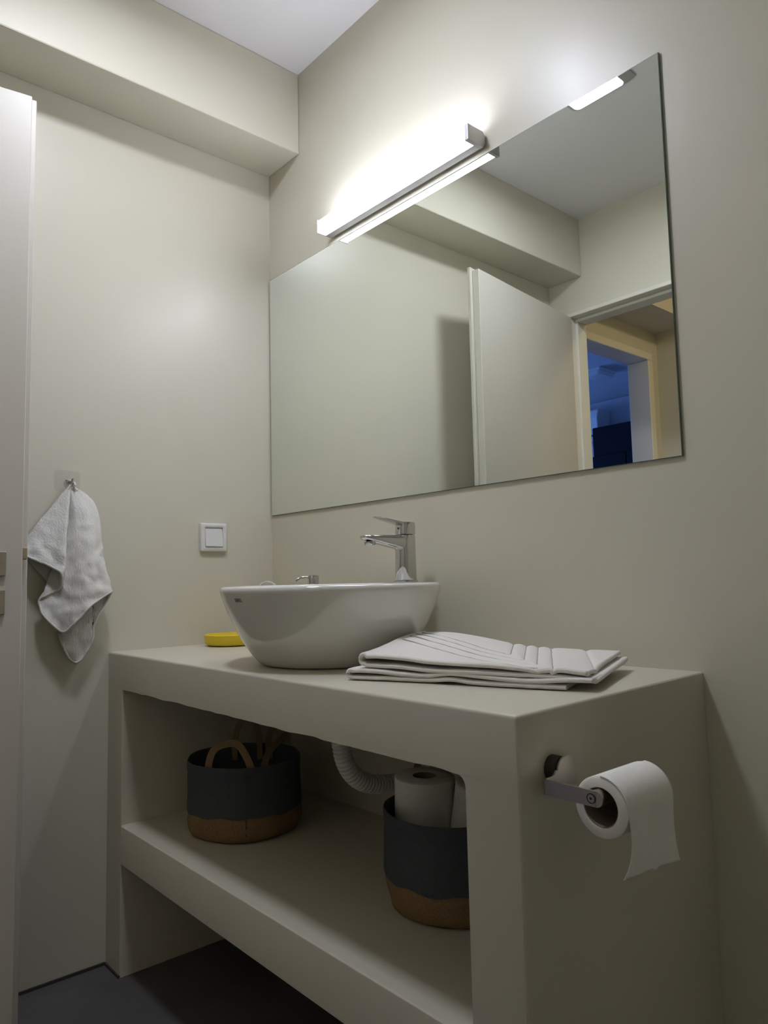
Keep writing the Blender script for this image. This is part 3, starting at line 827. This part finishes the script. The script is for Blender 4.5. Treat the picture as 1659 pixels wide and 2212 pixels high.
obj('arm_tip', local(prism(tip + [(AE - 0.0005, zt), (AE - 0.0005, zb_)], 'y', TYB, TYB + 0.0032), tc), STEEL, th, False, 35)
scr = obj('screw', local(sweep([Vector((AE - 0.006, TYB + 0.001, TZ)), Vector((AE - 0.006, TYB - 0.0008, TZ))], 0.0045, 24), tc), STEEL, th, False, 30)
sk = obj('screw_socket', local(sweep([Vector((AE - 0.006, TYB - 0.0007, TZ)), Vector((AE - 0.006, TYB - 0.0011, TZ))], 0.0016, 6), tc), DARKMETAL, scr)
sk2 = obj('screw_rim', local(lathe([(0.0058, 0.0), (0.0058, 0.0006), (0.0048, 0.0006), (0.0048, 0.0)], 24), (0, 0, 0)), DARKMETAL, scr)
for v in sk2.data.vertices:
    x, y, z = v.co; v.co = Vector((AE - 0.006 + x, TYB - z - 0.0001, TZ + y)) - tc
obj('rod', local(sweep([Vector((AE - 0.002, TYB + 0.003, TZ)), Vector((AE - 0.002, TYB + 0.118, TZ))], 0.0095, 24), tc), STEEL, th, False, 30)

# the roll on it: axis along y
RC = Vector((AE - 0.002 + 0.0005, TYB + 0.011, TZ + 0.0095 - 0.0215 + 0.0004)); RR = 0.0345
my = Matrix.Rotation(-PI / 2, 4, 'X')
tr = roll('toilet roll on the steel holder with a sheet hanging down', RC, RR, my, 0.1)
# loose sheet
bm = bmesh.new(); NS, NW = 46, 30; G = []
for i in range(NS + 1):
    row = []
    for j in range(NW + 1):
        f = j / NW; y = f * 0.1
        u = i / NS
        if u < 0.45:
            a = PI / 2 * (1 - u / 0.45); rr_ = RR + 0.0007
            x, z = rr_ * math.cos(a), rr_ * math.sin(a)
            x, z = (RR + 0.0007) * math.cos(a), (RR + 0.0007) * math.sin(a)
        else:
            q = (u - 0.45) / 0.55
            ln = 0.0700 + 0.0045 * f + 0.0016 * noise.noise(Vector((f * 30, 0, 2))) + 0.004 * math.exp(-((f - 0.55) / 0.05) ** 2)
            z = -ln * q
            x = RR + 0.0007 + 0.0022 * math.sin(f * 7 + 0.6) * q - 0.007 * q ** 4 * (1 - f) ** 2 + 0.001 * q * q * f
            y += (f - 0.5) * (0.015 if f < 0.5 else 0.004) * q ** 4 - 0.004 * math.sin(q * PI) * (f - 0.5) * 2
        row.append(bm.verts.new((x, y, z)))
    G.append(row)
for a, b in zip(G[:-1], G[1:]):
    for j in range(NW): bm.faces.new((a[j], a[j + 1], b[j + 1], b[j]))
o = obj('loose_sheet', bm, PAPER, tr, True)
md = o.modifiers.new('thickness', 'SOLIDIFY'); md.thickness = 0.0004; md.offset = 1

# ------------------------------------------------------------------ corrugated drain hose under the basin
ctrl = [Vector(p) for p in ((0.66, -0.272, 0.672), (0.66, -0.263, 0.632), (0.66, -0.257, 0.595), (0.66, -0.248, 0.558), (0.66, -0.226, 0.524), (0.66, -0.186, 0.499), (0.66, -0.128, 0.487), (0.66, -0.07, 0.485), (0.66, -0.012, 0.486))]
NP = 420; pts = []; rad = []
dense = [catmull(ctrl, (len(ctrl) - 1) * k / 2000) for k in range(2001)]
cum = [0.0]
for a, b in zip(dense[:-1], dense[1:]): cum.append(cum[-1] + (b - a).length)
tot = cum[-1]; k = 0
for i in range(NP + 1):
    d = tot * i / NP
    while k < 2000 and cum[k] < d: k += 1
    pts.append(dense[k]); rad.append(0.0160 + 0.0042 * (abs(math.sin(PI * d / 0.0088)) ** 0.6))
HO = Vector((0.66, -0.272, 0.60))
hs = thing('drain_hose', 'white corrugated drain hose curving below the basin', 'hose', HO)
obj('corrugated_tube', local(sweep(pts, rad, 24, True, Vector((1, 0, 0))), HO), HOSE, hs, True)
obj('drain_tail', local(sweep([Vector((0.66, -0.2725, 0.6765)), Vector((0.66, -0.271, 0.655))], 0.0215, 28), HO), HOSE, hs, False, 30)
obj('wall_sleeve', local(sweep([Vector((0.66, -0.002, 0.486)), Vector((0.66, -0.016, 0.486))], 0.027, 28), HO), HOSE, hs, False, 30)
